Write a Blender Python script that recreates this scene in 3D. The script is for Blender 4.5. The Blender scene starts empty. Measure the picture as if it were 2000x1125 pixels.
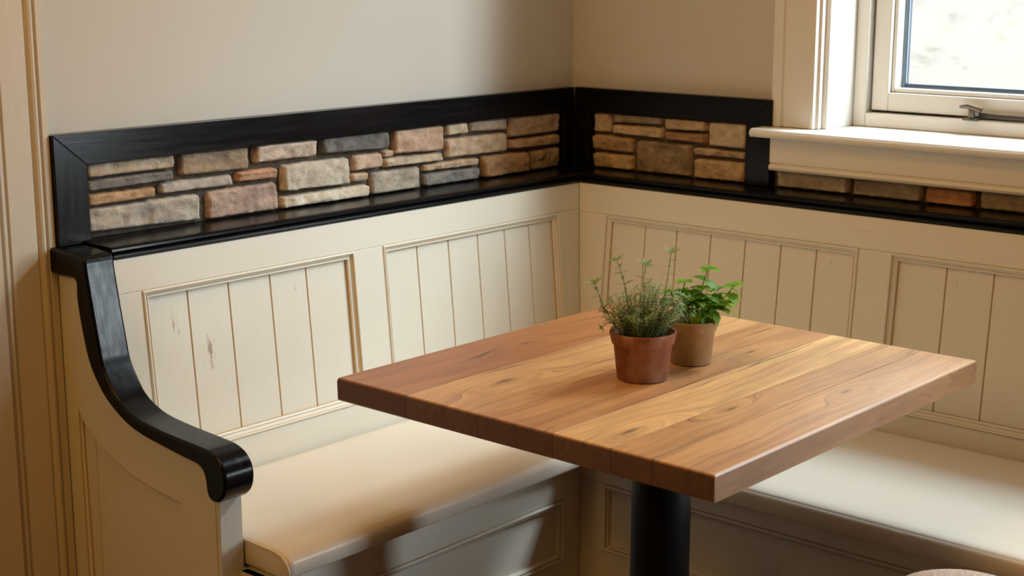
import bpy, bmesh, math, random
from mathutils import Vector, Matrix, noise
random.seed(7)
C = bpy.context.scene.collection
PI = math.pi

# ------------------------------------------------------------------ materials
def srgb(r, g, b):
    f = lambda v: (v / 255 / 12.92) if v / 255 <= 0.04045 else ((v / 255 + 0.055) / 1.055) ** 2.4
    return (f(r), f(g), f(b), 1.0)

class NT:
    """small helper around a node tree"""
    def __init__(self, name):
        self.m = bpy.data.materials.new(name); self.m.use_nodes = True
        self.t = self.m.node_tree; self.n = self.t.nodes; self.l = self.t.links
        self.b = self.n['Principled BSDF']
    def add(self, kind, **kw):
        nd = self.n.new(kind)
        for k, v in kw.items():
            if k == 'ins':
                for a, val in v.items():
                    if hasattr(val, 'is_output') or isinstance(val, bpy.types.NodeSocket): self.l.new(val, nd.inputs[a])
                    else: nd.inputs[a].default_value = val
            else: setattr(nd, k, v)
        return nd
    def obj(self, scale=(1, 1, 1), loc=(0, 0, 0)):
        tc = self.add('ShaderNodeTexCoord')
        mp = self.add('ShaderNodeMapping', ins={'Vector': tc.outputs['Object'], 'Scale': scale, 'Location': loc})
        return mp.outputs[0]
    def noise(self, vec, scale, detail=4, rough=.55, dist=0):
        return self.add('ShaderNodeTexNoise', ins={'Vector': vec, 'Scale': scale, 'Detail': detail, 'Roughness': rough, 'Distortion': dist}).outputs['Fac']
    def ramp(self, fac, stops):
        r = self.add('ShaderNodeValToRGB', ins={'Fac': fac})
        e = r.color_ramp.elements
        while len(e) < len(stops): e.new(.5)
        for el, (p, c) in zip(e, stops):
            el.position = p; el.color = c if len(c) == 4 else (*c, 1)
        return r.outputs[0]
    def mix(self, fac, a, b, mode='MIX'):
        m = self.add('ShaderNodeMix', data_type='RGBA', blend_type=mode)
        for i, v in ((0, fac), (6, a), (7, b)):
            if isinstance(v, bpy.types.NodeSocket): self.l.new(v, m.inputs[i])
            else: m.inputs[i].default_value = v
        return m.outputs[2]
    def math(self, op, a, b=0.0):
        m = self.add('ShaderNodeMath', operation=op)
        for i, v in ((0, a), (1, b)):
            if isinstance(v, bpy.types.NodeSocket): self.l.new(v, m.inputs[i])
            else: m.inputs[i].default_value = v
        return m.outputs[0]
    def bump(self, h, strength=.2, dist=.002):
        bp = self.add('ShaderNodeBump', ins={'Height': h, 'Strength': strength, 'Distance': dist})
        self.l.new(bp.outputs[0], self.b.inputs['Normal'])
    def set(self, **kw):
        for k, v in kw.items():
            k = k.replace('_', ' ')
            if isinstance(v, bpy.types.NodeSocket): self.l.new(v, self.b.inputs[k])
            else: self.b.inputs[k].default_value = v
        return self.m

W1 = (1, 1, 1, 1); K0 = (0, 0, 0, 1)
CREAM = srgb(231, 225, 211)

def cream(name, stretch, wear=.62, base=CREAM, rough=.42, off=(0, 0, 0), marks=()):
    """painted wood with a thin rubbed glaze: streaks run along the grain"""
    t = NT(name)
    v = t.obj(stretch, off)
    v2 = t.obj((1, 1, 1), off)
    big = t.noise(v2, 2.2, 3)
    col = t.mix(big, base, tuple(list(Vector(base[:3]) * .93 + Vector((.0, -.004, -.02))) + [1]))
    fine = t.noise(v, 16, 6, .6)
    col = t.mix(t.ramp(fine, [(.45, K0), (.75, (.25, .25, .25, 1))]), col, srgb(222, 209, 180))
    n = t.noise(v, 5, 9, .68, .3)
    mask = t.noise(v2, 3.3, 2)
    if marks:   # knots and scuffs bleeding through the paint at known places (x, y, z, rx, ry, rz)
        px = t.add('ShaderNodeSeparateXYZ', ins={0: v2}); acc = None
        for mx, my, mz, ra, rb, rc, w_ in marks:
            d2 = None
            for o_, c_, r_ in ((0, mx, ra), (1, my, rb), (2, mz, rc)):
                q = t.math('MULTIPLY', t.math('SUBTRACT', px.outputs[o_], c_), 1 / r_); q = t.math('MULTIPLY', q, q)
                d2 = q if d2 is None else t.math('ADD', d2, q)
            g = t.math('MULTIPLY', t.math('EXPONENT', t.math('MULTIPLY', d2, -1.0)), w_)
            acc = g if acc is None else t.math('ADD', acc, g)
        sn = t.noise(v, 11, 7, .66, .6)
        near = t.ramp(t.math('ADD', sn, acc), [(.72, K0), (.80, W1)])
        col = t.mix(t.math('MULTIPLY', t.math('MULTIPLY', near, t.ramp(acc, [(.02, K0), (.12, W1)])), .7), col, srgb(134, 96, 66))
    wearf = t.math('MULTIPLY', t.ramp(n, [(wear + .075, K0), (wear + .13, W1)]), t.ramp(mask, [(.46, K0), (.62, W1)]))
    col = t.mix(t.math('MULTIPLY', wearf, .75), col, srgb(120, 84, 58))
    t.bump(fine, .06, .001)
    return t.set(Base_Color=col, Roughness=rough, Specular_IOR_Level=.4)

M = {}
M['cream_v'] = cream('cream_paint_upright_grain', (9, 9, .9), marks=[(-.16, -.385, .70, .1, .020, .075, .24), (-.16, -.462, .765, .1, .016, .05, .24), (-.16, -.15, .79, .1, .03, .022, .18),
                                                                   (-.062, .26, .79, .013, .1, .032, .22), (-.36, .26, .80, .010, .1, .014, .2)])
M['cream_y'] = cream('cream_paint_left_grain', (9, .8, 9))
M['cream_x'] = cream('cream_paint_right_grain', (.8, 9, 9), marks=[(-.30, .26, .878, .075, .1, .010, .24), (.02, .26, .44, .03, .1, .008, .2), (.10, -.22, .40, .03, .1, .006, .24), (-.15, -.24, .27, .03, .1, .012, .2)])
M['cream_m'] = cream('cream_paint_moulding', (5, 5, 5), .8)
M['cream_soft'] = cream('cream_paint_end', (8, 8, .8), .66)

t = NT('ochre_glaze'); M['glaze'] = t.set(Base_Color=srgb(198, 164, 114), Roughness=.55)

t = NT('cream_leather')
v = t.obj((1, 1, 1)); n = t.noise(v, 120, 4); s = t.noise(t.obj((6, 1.2, 4)), 9, 8, .7, .4)
msk = t.noise(v, 4.1, 2)
col = t.mix(t.noise(v, 3, 3), srgb(234, 225, 212), srgb(227, 215, 194))
col = t.mix(t.math('MULTIPLY', t.math('MULTIPLY', t.ramp(s, [(.66, K0), (.72, W1)]), t.ramp(msk, [(.48, K0), (.6, W1)])), .55), col, srgb(130, 98, 66))
t.bump(n, .08, .001)
M['leather'] = t.set(Base_Color=col, Roughness=.38, Specular_IOR_Level=.5)

def blackwood(name, stretch):
    t = NT(name)
    v = t.obj(stretch); g = t.noise(v, 22, 7, .65)
    sp = t.noise(t.obj(tuple(max(s * .55, 1) for s in stretch)), 30, 4, .6)
    msk = t.noise(t.obj((1, 1, 1)), 6, 2)
    wear = t.math('MULTIPLY', t.ramp(sp, [(.70, K0), (.76, W1)]), t.ramp(msk, [(.5, K0), (.62, W1)]))
    col = t.mix(t.ramp(g, [(.35, K0), (.8, W1)]), (.0035, .0035, .0042, 1), (.009, .009, .0105, 1))
    col = t.mix(t.math('MULTIPLY', wear, .16), col, srgb(120, 112, 100))
    t.bump(g, .10, .001)
    r = t.ramp(g, [(.3, (.17, .17, .17, 1)), (.8, (.28, .28, .28, 1))])
    return t.set(Base_Color=col, Roughness=r, Specular_IOR_Level=.20)
M['black_y'] = blackwood('black_paint_left', (5, .35, 5))
M['black_x'] = blackwood('black_paint_right', (.35, 5, 5))
M['black_z'] = blackwood('black_paint_upright', (5, 5, .35))
t = NT('black_iron'); M['iron'] = t.set(Base_Color=(.004, .004, .0045, 1), Roughness=.45, Specular_IOR_Level=.2)

def wallmat(name, col):
    t = NT(name)
    v = t.obj(); n = t.noise(v, 60, 4); b = t.noise(v, 1.7, 3)
    sc = t.noise(t.obj((2.5, 2.5, 1)), 9, 8, .7)
    c = t.mix(b, col, tuple(list(Vector(col[:3]) * .955) + [1]))
    c = t.mix(t.math('MULTIPLY', t.ramp(sc, [(.74, K0), (.79, W1)]), .35), c, srgb(140, 118, 92))
    t.bump(n, .08, .002)
    return t.set(Base_Color=c, Roughness=.75, Specular_IOR_Level=.25)
M['wall'] = wallmat('plaster_cream', srgb(208, 202, 191))
M['wall_dim'] = wallmat('plaster_ochre', srgb(112, 82, 50))
M['ceiling'] = wallmat('ceiling_white', srgb(235, 230, 218))

t = NT('white_gloss_paint')
v = t.obj(); n = t.noise(v, 14, 4)
col = t.mix(n, srgb(236, 233, 226), srgb(230, 224, 213))
M['white'] = t.set(Base_Color=col, Roughness=.4, Specular_IOR_Level=.4)

t = NT('grey_cream_paint')
n = t.noise(t.obj((8, 8, .8)), 14, 4)
M['trim'] = t.set(Base_Color=t.mix(n, srgb(212, 199, 178), srgb(202, 187, 164)), Roughness=.45, Specular_IOR_Level=.35)
t = NT('floorboards')
br = t.add('ShaderNodeTexBrick', ins={'Vector': t.obj((1, 1, 1)), 'Color1': srgb(112, 74, 44), 'Color2': srgb(92, 58, 33), 'Mortar': srgb(30, 18, 10), 'Scale': 1, 'Mortar Size': .004, 'Brick Width': 1.6, 'Row Height': .13})
gr = t.noise(t.obj((1.2, 14, 1)), 8, 6)
M['floor'] = t.set(Base_Color=t.mix(t.math('MULTIPLY', gr, .5), br.outputs[0], srgb(70, 42, 22)), Roughness=.45)

# stones: the tint of each stone sits in a colour attribute, grain on top
t = NT('field_stone')
at = t.add('ShaderNodeAttribute', attribute_name='Col')
v = t.obj(); n1 = t.noise(v, 45, 8, .65); n2 = t.noise(v, 260, 3)
vein = t.noise(t.obj((1, 1, 2.4)), 22, 9, .7, 1.2)
col = t.mix(t.ramp(n1, [(.3, (.72, .70, .68, 1)), (.7, (1.12, 1.1, 1.07, 1))]), at.outputs['Color'], at.outputs['Color'])
mul = t.mix(1.0, at.outputs['Color'], t.ramp(n1, [(.3, (.62, .60, .58, 1)), (.68, (1, 1, 1, 1))]), 'MULTIPLY')
mul = t.mix(t.math('MULTIPLY', t.ramp(vein, [(.66, K0), (.70, W1)]), .6), mul, srgb(78, 66, 56))
t.bump(t.math('ADD', n1, t.math('MULTIPLY', n2, .45)), .8, .005)
M['stone'] = t.set(Base_Color=mul, Roughness=.85, Specular_IOR_Level=.25)
t = NT('mortar')
v = t.obj(); n = t.noise(v, 150, 5)
t.bump(n, .6, .004)
M['mortar'] = t.set(Base_Color=t.mix(n, srgb(70, 60, 50), srgb(112, 101, 88)), Roughness=.95, Specular_IOR_Level=.1)

# reclaimed timber: plank tint in the attribute, grain along the planks (y)
t = NT('reclaimed_timber')
at = t.add('ShaderNodeAttribute', attribute_name='Col')
sep = t.add('ShaderNodeSeparateColor', ins={'Color': at.outputs['Color']})
tc = t.add('ShaderNodeTexCoord')
px = t.add('ShaderNodeSeparateXYZ', ins={0: tc.outputs['Object']})
X, Y, Z = px.outputs
seed = sep.outputs[0]
# the grain bends round the knots: contours of x plus a bump at each knot (x, y, half width, half length, height)
KN = [(-.155, -.245, .030, .120, .075), (.175, -.330, .028, .110, .085), (.225, -.130, .020, .080, -.06), (-.30, -.02, .020, .075, .05), (.05, .20, .022, .09, .05), (-.06, -.02, .018, .06, -.045), (.31, .08, .018, .07, .045), (-.24, .22, .018, .08, -.05)]
field = X; core = None
for kx, ky, wx, wy, hh in KN:
    dx = t.math('MULTIPLY', t.math('SUBTRACT', X, kx), 1 / wx); dy = t.math('MULTIPLY', t.math('SUBTRACT', Y, ky), 1 / wy)
    d2 = t.math('ADD', t.math('MULTIPLY', dx, dx), t.math('MULTIPLY', dy, dy))
    g = t.math('EXPONENT', t.math('MULTIPLY', d2, -1.0))
    field = t.math('ADD', field, t.math('MULTIPLY', g, hh))
    c_ = t.math('EXPONENT', t.math('MULTIPLY', d2, -30.0)); core = c_ if core is None else t.math('ADD', core, c_)
slow = t.noise(t.add('ShaderNodeMapping', ins={'Vector': tc.outputs['Object'], 'Scale': (2.2, .9, 2.2)}).outputs[0], 2.2, 3, .5)
field = t.math('ADD', field, t.math('MULTIPLY', slow, .085))
def gv(fx, fy, fz=1.0):
    c_ = t.add('ShaderNodeCombineXYZ', ins={'X': t.math('ADD', t.math('MULTIPLY', field, fx), t.math('MULTIPLY', seed, 37.0)), 'Y': t.math('MULTIPLY', Y, fy), 'Z': t.math('ADD', t.math('MULTIPLY', Z, fz), t.math('MULTIPLY', seed, 11.0))})
    return c_.outputs[0]
ring = t.noise(gv(62, .8, 30), 1.0, 3, .6)
fine = t.noise(gv(190, 6, 120), 1.0, 5, .65)
streak = t.noise(gv(30, 1.6, 14), 1.0, 6, .66)
blot = t.noise(gv(7, 3.0, 6), 1.0, 4, .6)
c = t.mix(sep.outputs[1], srgb(184, 116, 64), srgb(252, 204, 136))
c = t.mix(t.math('MULTIPLY', t.ramp(ring, [(.46, K0), (.62, W1)]), .34), c, srgb(116, 64, 34))
c = t.mix(t.math('MULTIPLY', t.ramp(fine, [(.44, K0), (.75, W1)]), .38), c, srgb(108, 60, 32))
c = t.mix(t.math('MULTIPLY', t.ramp(blot, [(.42, K0), (.72, W1)]), .50), c, srgb(138, 78, 44))
c = t.mix(t.math('MULTIPLY', t.ramp(blot, [(.28, W1), (.42, K0)]), .30), c, srgb(222, 172, 116))
# dark checks and mineral streaks, in patches
crk = t.noise(gv(85, 2.2, 40), 1.0, 5, .6)
cm = t.noise(gv(9, 2.2, 6), 1.0, 2)
near = t.math('MINIMUM', t.math('ADD', core, 0.0), 1.0)
cf = t.math('MULTIPLY', t.ramp(crk, [(.60, K0), (.66, W1)]), t.ramp(cm, [(.50, K0), (.62, W1)]))
c = t.mix(t.math('MULTIPLY', cf, .78), c, srgb(46, 26, 16))
line = t.ramp(t.noise(gv(40, .35, 20), 1.0, 2, .4), [(.494, K0), (.499, W1), (.502, W1), (.507, K0)])
c = t.mix(t.math('MULTIPLY', t.math('MULTIPLY', line, t.ramp(streak, [(.45, K0), (.60, W1)])), .75), c, srgb(50, 28, 18))
c = t.mix(t.math('MULTIPLY', near, .8), c, srgb(58, 32, 20))
t.bump(t.math('SUBTRACT', fine, t.math('MULTIPLY', cf, .8)), .10, .0015)
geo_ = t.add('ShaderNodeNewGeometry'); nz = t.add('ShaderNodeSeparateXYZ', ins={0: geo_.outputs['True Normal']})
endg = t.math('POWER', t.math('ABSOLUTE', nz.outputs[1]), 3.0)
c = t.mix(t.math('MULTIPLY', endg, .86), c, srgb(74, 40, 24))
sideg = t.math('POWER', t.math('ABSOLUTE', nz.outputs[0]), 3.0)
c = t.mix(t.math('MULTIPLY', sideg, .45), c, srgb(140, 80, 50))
M['timber'] = t.set(Base_Color=c, Coat_Weight=.9, Coat_Roughness=.40, Roughness=t.ramp(fine, [(.3, (.36, .36, .36, 1)), (.8, (.48, .48, .48, 1))]), Specular_IOR_Level=.5)

def potmat(name, c1, c2, c3):
    t = NT(name)
    v = t.obj(); n = t.noise(v, 28, 7, .65); n2 = t.noise(v, 300, 3); b = t.noise(t.obj((1, 1, .6)), 16, 4, .6)
    c = t.mix(t.ramp(n, [(.35, K0), (.7, W1)]), c1, c2)
    c = t.mix(t.math('MULTIPLY', t.ramp(b, [(.50, K0), (.66, W1)]), .75), c, c3)
    t.bump(t.math('ADD', n, t.math('MULTIPLY', n2, .4)), .25, .002)
    return t.set(Base_Color=c, Roughness=.85, Specular_IOR_Level=.2)
M['terracotta'] = potmat('terracotta_red', srgb(146, 92, 64), srgb(116, 70, 46), srgb(170, 136, 114))
M['terracotta_pale'] = potmat('terracotta_mossy', srgb(180, 144, 108), srgb(162, 130, 92), srgb(170, 150, 100))
t = NT('potting_soil'); n = t.noise(t.obj(), 160, 5); t.bump(n, 1, .006)
M['soil'] = t.set(Base_Color=t.mix(n, srgb(22, 15, 11), srgb(52, 38, 28)), Roughness=.95)

def leafmat(name, c1, c2, trans=.35):
    t = NT(name)
    n = t.noise(t.obj(), 60, 3)
    geo = t.add('ShaderNodeAttribute', attribute_name='Col')
    c = t.mix(geo.outputs['Fac'], c1, c2)
    c = t.mix(t.math('MULTIPLY', n, .4), c, tuple(list(Vector(c1[:3]) * .6) + [1]))
    t.set(Base_Color=c, Roughness=.5, Specular_IOR_Level=.35)
    tr = t.add('ShaderNodeBsdfTranslucent', ins={'Color': c})
    ms = t.add('ShaderNodeMixShader', ins={0: trans, 1: t.b.outputs[0], 2: tr.outputs[0]})
    t.l.new(ms.outputs[0], t.n['Material Output'].inputs[0])
    return t.m
M['thyme'] = leafmat('grey_green_leaf', srgb(106, 136, 76), srgb(172, 192, 130), .38)
M['mint'] = leafmat('fresh_green_leaf', srgb(88, 146, 42), srgb(160, 206, 76), .45)
t = NT('woody_stem'); M['stem'] = t.set(Base_Color=srgb(140, 140, 96), Roughness=.7)
t = NT('green_stem'); M['gstem'] = t.set(Base_Color=srgb(120, 134, 70), Roughness=.6)

t = NT('window_glass')
gl = t.add('ShaderNodeBsdfGlossy', ins={'Roughness': .02})
tr = t.add('ShaderNodeBsdfTransparent', ins={'Color': (.97, .985, .98, 1)})
lw = t.add('ShaderNodeLayerWeight', ins={'Blend': .5})
fr = t.math('ADD', t.math('MULTIPLY', t.math('POWER', lw.outputs['Facing'], 5.0), .8), .03)
ms = t.add('ShaderNodeMixShader', ins={0: fr, 1: tr.outputs[0], 2: gl.outputs[0]})
t.l.new(ms.outputs[0], t.n['Material Output'].inputs[0]); M['glass'] = t.m
t = NT('glazing_spacer'); M['spacer'] = t.set(Base_Color=srgb(96, 108, 124), Roughness=.35, Metallic=.7)
t = NT('gap_shadow'); M['gap_shade'] = t.set(Base_Color=srgb(40, 38, 36), Roughness=.6)  # dark colour for the shadow in the gap round the sash
t = NT('worn_pewter'); n = t.noise(t.obj(), 90, 4)
M['pewter'] = t.set(Base_Color=t.mix(n, srgb(150, 138, 120), srgb(92, 82, 70)), Roughness=.35, Metallic=.85)
t = NT('dark_bronze'); M['bronze'] = t.set(Base_Color=srgb(78, 66, 56), Roughness=.4, Metallic=.6)
t = NT('pale_gravel')
v = t.obj(); n = t.noise(v, 1.1, 5, .65); g = t.noise(v, .8, 4, .6, .4)
c = t.mix(t.ramp(n, [(.55, K0), (.68, W1)]), srgb(132, 131, 130), srgb(112, 111, 111))
c = t.mix(t.math('MULTIPLY', t.ramp(g, [(.60, K0), (.68, W1)]), .5), c, srgb(112, 124, 88))
M['gravel'] = t.set(Base_Color=c, Roughness=.95, Specular_IOR_Level=.1)
t = NT('old_limewash')
v = t.obj(); n = t.noise(t.obj((1, 1, 1.3)), 3.2, 6, .68, .4); g = t.noise(v, 2.4, 4, .6, .4); bl = t.noise(v, 1.1, 3)
c = t.mix(t.ramp(n, [(.54, K0), (.66, W1)]), srgb(190, 178, 168), srgb(163, 153, 145))
c = t.mix(t.math('MULTIPLY', t.ramp(g, [(.60, K0), (.70, W1)]), .6), c, srgb(166, 168, 122))
M['limewash'] = t.set(Base_Color=c, Roughness=.95, Specular_IOR_Level=.1)
t = NT('beige_tweed')
v = t.obj(); n = t.noise(v, 300, 3); t.bump(n, .4, .002)
M['tweed'] = t.set(Base_Color=t.mix(t.ramp(n, [(.35, K0), (.65, W1)]), srgb(150, 126, 108), srgb(216, 196, 178)), Roughness=.9)
t = NT('dark_turned_wood'); M['darkwood'] = t.set(Base_Color=srgb(58, 36, 22), Roughness=.45)

# ------------------------------------------------------------------ mesh helpers
def obj(name, bm, mat, parent=None, origin=None, bevel=0, segs=2, smooth=False, sub=0):
    """link a bmesh as ONE object; vertices are given in world coordinates"""
    o0 = Vector(origin) if origin is not None else (Vector(parent.get('base0', (0, 0, 0))) if parent else Vector((0, 0, 0)))
    for v in bm.verts: v.co -= o0
    bmesh.ops.recalc_face_normals(bm, faces=bm.faces)
    me = bpy.data.meshes.new(name); bm.to_mesh(me); bm.free()
    for m in (mat if isinstance(mat, (list, tuple)) else [mat]): me.materials.append(M[m] if isinstance(m, str) else m)
    if smooth:
        for p in me.polygons: p.use_smooth = True
    o = bpy.data.objects.new(name, me); C.objects.link(o)
    if parent:
        o.parent = parent
        if 'base0' not in o: o['base0'] = tuple(o0)
    else:
        o.location = o0
    if bevel:
        b = o.modifiers.new('edge', 'BEVEL'); b.width = bevel; b.segments = segs; b.limit_method = 'ANGLE'; b.angle_limit = .6
        b.harden_normals = False
    if sub:
        s = o.modifiers.new('smooth', 'SUBSURF'); s.levels = sub; s.render_levels = sub
    return o

def thing(name, label, cat, loc, group=None, kind=None):
    o = bpy.data.objects.new(name, None); C.objects.link(o)
    o.location = loc; o.empty_display_size = .05
    o['base0'] = tuple(loc); o['label'] = label; o['category'] = cat
    if group: o['group'] = group
    if kind: o['kind'] = kind
    return o
def tag(o, label, cat, group=None, kind=None):
    o['label'] = label; o['category'] = cat
    if group: o['group'] = group
    if kind: o['kind'] = kind
    return o

def hexa(bm, P, mi=0):
    """P: 8 points, bottom ring then top ring"""
    v = [bm.verts.new(p) for p in P]
    for f in ((0, 1, 2, 3), (4, 5, 6, 7), (0, 1, 5, 4), (1, 2, 6, 5), (2, 3, 7, 6), (3, 0, 4, 7)):
        bm.faces.new([v[i] for i in f]).material_index = mi
def box(bm, x0, x1, y0, y1, z0, z1, mi=0):
    hexa(bm, [(x0, y0, z0), (x1, y0, z0), (x1, y1, z0), (x0, y1, z0), (x0, y0, z1), (x1, y0, z1), (x1, y1, z1), (x0, y1, z1)], mi)
def prism(bm, poly, f0, f1, mi=0):
    """extrude an outline between two maps (callables pt2 -> world)"""
    a = [bm.verts.new(f0(p)) for p in poly]; b = [bm.verts.new(f1(p)) for p in poly]
    n = len(poly)
    fa = bm.faces.new(a); fb = bm.faces.new(b[::-1]); fa.material_index = fb.material_index = mi
    for i in range(n):
        bm.faces.new((a[i], b[i], b[(i + 1) % n], a[(i + 1) % n])).material_index = mi
    bmesh.ops.triangulate(bm, faces=[fa, fb])
def tube(bm, pts, r, n=8, mi=0):
    pts = [Vector(p) for p in pts]; rs = r if isinstance(r, (list, tuple)) else [r] * len(pts)
    rings = []
    for i, p in enumerate(pts):
        d = (pts[min(i + 1, len(pts) - 1)] - pts[max(i - 1, 0)]).normalized()
        a = d.orthogonal().normalized() if i == 0 else (pa - d * pa.dot(d)).normalized()
        pa = a; b = d.cross(a)
        rings.append([bm.verts.new(p + (a * math.cos(2 * PI * k / n) + b * math.sin(2 * PI * k / n)) * rs[i]) for k in range(n)])
    for i in range(len(rings) - 1):
        for k in range(n):
            f = bm.faces.new((rings[i][k], rings[i][(k + 1) % n], rings[i + 1][(k + 1) % n], rings[i + 1][k])); f.smooth = True; f.material_index = mi
    bm.faces.new(rings[0][::-1]).material_index = mi; bm.faces.new(rings[-1]).material_index = mi
def lathe(bm, prof, cx, cy, n=48, wob=0):
    rings = []
    for r, z in prof:
        if r < 1e-5: rings.append([bm.verts.new((cx, cy, z))])
        else:
            rings.append([bm.verts.new((cx + r * (1 + wob * noise.noise((math.cos(2*PI*k/n)*2, math.sin(2*PI*k/n)*2, z * 40))) * math.cos(2 * PI * k / n),
                                        cy + r * (1 + wob * noise.noise((math.cos(2*PI*k/n)*2, math.sin(2*PI*k/n)*2, z * 40 + 9))) * math.sin(2 * PI * k / n), z)) for k in range(n)])
    for a, b in zip(rings, rings[1:]):
        if len(a) == 1 and len(b) == 1: continue
        for k in range(n):
            k2 = (k + 1) % n
            if len(a) == 1: bm.faces.new((a[0], b[k2], b[k]))
            elif len(b) == 1: bm.faces.new((a[k], a[k2], b[0]))
            else: bm.faces.new((a[k], a[k2], b[k2], b[k]))
    for f in bm.faces: f.smooth = True
def catmull(P, n=6):
    P = [Vector(p) for p in P]; out = []
    for i in range(len(P) - 1):
        p0 = P[max(i - 1, 0)]; p1 = P[i]; p2 = P[i + 1]; p3 = P[min(i + 2, len(P) - 1)]
        for k in range(n):
            s = k / n
            out.append(.5 * ((2 * p1) + (p2 - p0) * s + (2 * p0 - 5 * p1 + 4 * p2 - p3) * s * s + (3 * p1 - p0 - 3 * p2 + p3) * s ** 3))
    out.append(P[-1]); return out
def resample(P, n):
    P = [Vector(p) for p in P]; L = [0]
    for a, b in zip(P, P[1:]): L.append(L[-1] + (b - a).length)
    out = []
    for k in range(n):
        s = L[-1] * k / (n - 1); i = 0
        while i < len(P) - 2 and L[i + 1] < s: i += 1
        out.append(P[i].lerp(P[i + 1], (s - L[i]) / max(L[i + 1] - L[i], 1e-9)))
    return out

# ------------------------------------------------------------------ room shell
RX, RY, RZ = 4.4, -4.6, 2.55          # far corner of the room and its height
WX0, WX1, WZ0, WZ1 = .742, 1.98, 1.060, 2.40
DX0, DX1, DZ1 = 2.30, 3.22, 2.12         # added, unseen glazed door further along the same wall   # window opening in the right wall
def struct(name, bm, mat, label=None, **kw):
    o = obj(name, bm, mat, **kw); o['kind'] = 'structure'
    if label: o['label'] = label
    o['category'] = name.split('_')[0]
    return o
bm = bmesh.new(); box(bm, -.2, RX + .2, RY - .2, .3, -.1, 0)
struct('floor', bm, 'floor', 'brown wooden boards of the room floor under the benches')
bm = bmesh.new(); box(bm, -.2, RX + .2, RY - .2, .3, RZ, RZ + .1)
struct('ceiling', bm, 'ceiling', 'pale plaster ceiling over the whole seating corner')
bm = bmesh.new(); box(bm, -.2, 0, RY, .3, 0, RZ)
struct('wall_left', bm, 'wall', 'cream plaster wall above the longer black stone frame')
bm = bmesh.new()
box(bm, 0, WX0, 0, .3, 0, RZ); box(bm, WX1, DX0, 0, .3, 0, RZ); box(bm, DX1, RX, 0, .3, 0, RZ); box(bm, DX0, DX1, 0, .3, DZ1, RZ); box(bm, WX0, WX1, 0, .3, 0, WZ0); box(bm, WX0, WX1, 0, .3, WZ1, RZ)
struct('wall_right', bm, 'wall', 'cream plaster wall holding the window')
bm = bmesh.new(); box(bm, -.2, RX + .2, RY - .2, RY, 0, RZ)
struct('wall_front', bm, 'wall_dim', 'ochre plaster wall facing the window')
bm = bmesh.new(); box(bm, RX, RX + .2, RY, .3, 0, RZ)
struct('wall_far', bm, 'wall_dim', 'ochre plaster wall facing the longer bench')

# door casing on the left wall: a moulded board, drawn as a profile (y, x) run up the wall
prof = [(-1.548, 0.0005), (-1.548, .020), (-1.560, .020), (-1.563, .014), (-1.567, .020), (-1.572, .022), (-1.576, .020), (-1.581, .013), (-1.584, .017),
        (-1.636, .017), (-1.639, .012), (-1.645, .019), (-1.650, .019), (-1.655, .011), (-1.66, .024), (-1.74, .024), (-1.74, .0005)]
bm = bmesh.new(); prism(bm, prof, lambda p: (p[1], p[0], .001), lambda p: (p[1], p[0], RZ - .001))
struct('trim_1', bm, 'trim', 'cream moulded door casing at the left edge of the wall')

# outside: ground and a lime-washed garden wall
bm = bmesh.new(); box(bm, -14, 20, .31, 30, -.35, -.3)
struct('exterior_ground', bm, 'gravel', 'pale gravel ground outside the window')
bm = bmesh.new(); box(bm, -10, 12, 5.0, 5.3, -.3, 1.9)
struct('exterior_wall', bm, 'limewash', 'rough lime-washed garden wall seen blown out through the window')

# ------------------------------------------------------------------ window_1
win = thing('window_1', 'cream painted casement window in the right wall, bright daylight outside', 'window', (1.36, 0, WZ0), kind='structure')
def wobj(name, bm, mat, **kw): return obj(name, bm, mat, win, **kw)
# casing: moulded boards around the opening (profile across the board: inset from outer edge, proud of the wall)
cas = [(0, .001), (0, .022), (.024, .022), (.027, .017), (.031, .017), (.034, .022), (.101, .020), (.104, .026), (.111, .026), (.115, .016), (.121, .016), (.121, .001)]
bm = bmesh.new()
o0 = .612; o1 = WX1 + .133 - .003
prism(bm, cas, lambda p: (o0 + p[0], -p[1], 1.0815), lambda p: (o0 + p[0], -p[1], WZ1 + .121 - p[0]))
prism(bm, cas, lambda p: (o1 - p[0], -p[1], 1.0815), lambda p: (o1 - p[0], -p[1], WZ1 + .121 - p[0]))
prism(bm, cas, lambda p: (o0 + p[0], -p[1], WZ1 + .121 - p[0]), lambda p: (o1 - p[0], -p[1], WZ1 + .121 - p[0]))
wobj('casing', bm, 'white')
# linings of the reveal
bm = bmesh.new()
box(bm, WX0 - .009, WX0 + .003, -.0005, .125, 1.081, WZ1 - .001); box(bm, WX1 - .003, WX1 + .009, -.0005, .125, 1.081, WZ1 - .001)
box(bm, WX0 + .0035, WX1 - .0035, -.0005, .125, WZ1 - .012, WZ1 - .001)
wobj('reveal_lining', bm, 'white')
# sill board with a rounded nose, horns past the casing
SN = [(.30, 1.050), (.30, 1.080), (-.082, 1.080), (-.088, 1.078), (-.092, 1.072), (-.092, 1.067), (-.088, 1.061), (-.082, 1.060), (-.0015, 1.060), (.0, 1.060)]
bm = bmesh.new()
prism(bm, [(-.0015, 1.0605)] + [(-.0015, 1.080)] + SN[2:8], lambda p: (.597, p[0], p[1]), lambda p: (WX1 + .15, p[0], p[1]))
box(bm, WX0 + .001, WX1 - .001, -.0015, .298, WZ0 + .0005, 1.080)
wobj('window_sill', bm, 'white', bevel=.002)
bm = bmesh.new()
AP = [(-.001, 1.0595), (-.056, 1.0595), (-.056, 1.001), (-.052, .9985), (-.058, .995), (-.061, .990), (-.058, .984), (-.050, .9815), (-.001, .9815)]
prism(bm, AP, lambda p: (.632, p[0], p[1]), lambda p: (WX1 + .12, p[0], p[1]))
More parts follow.
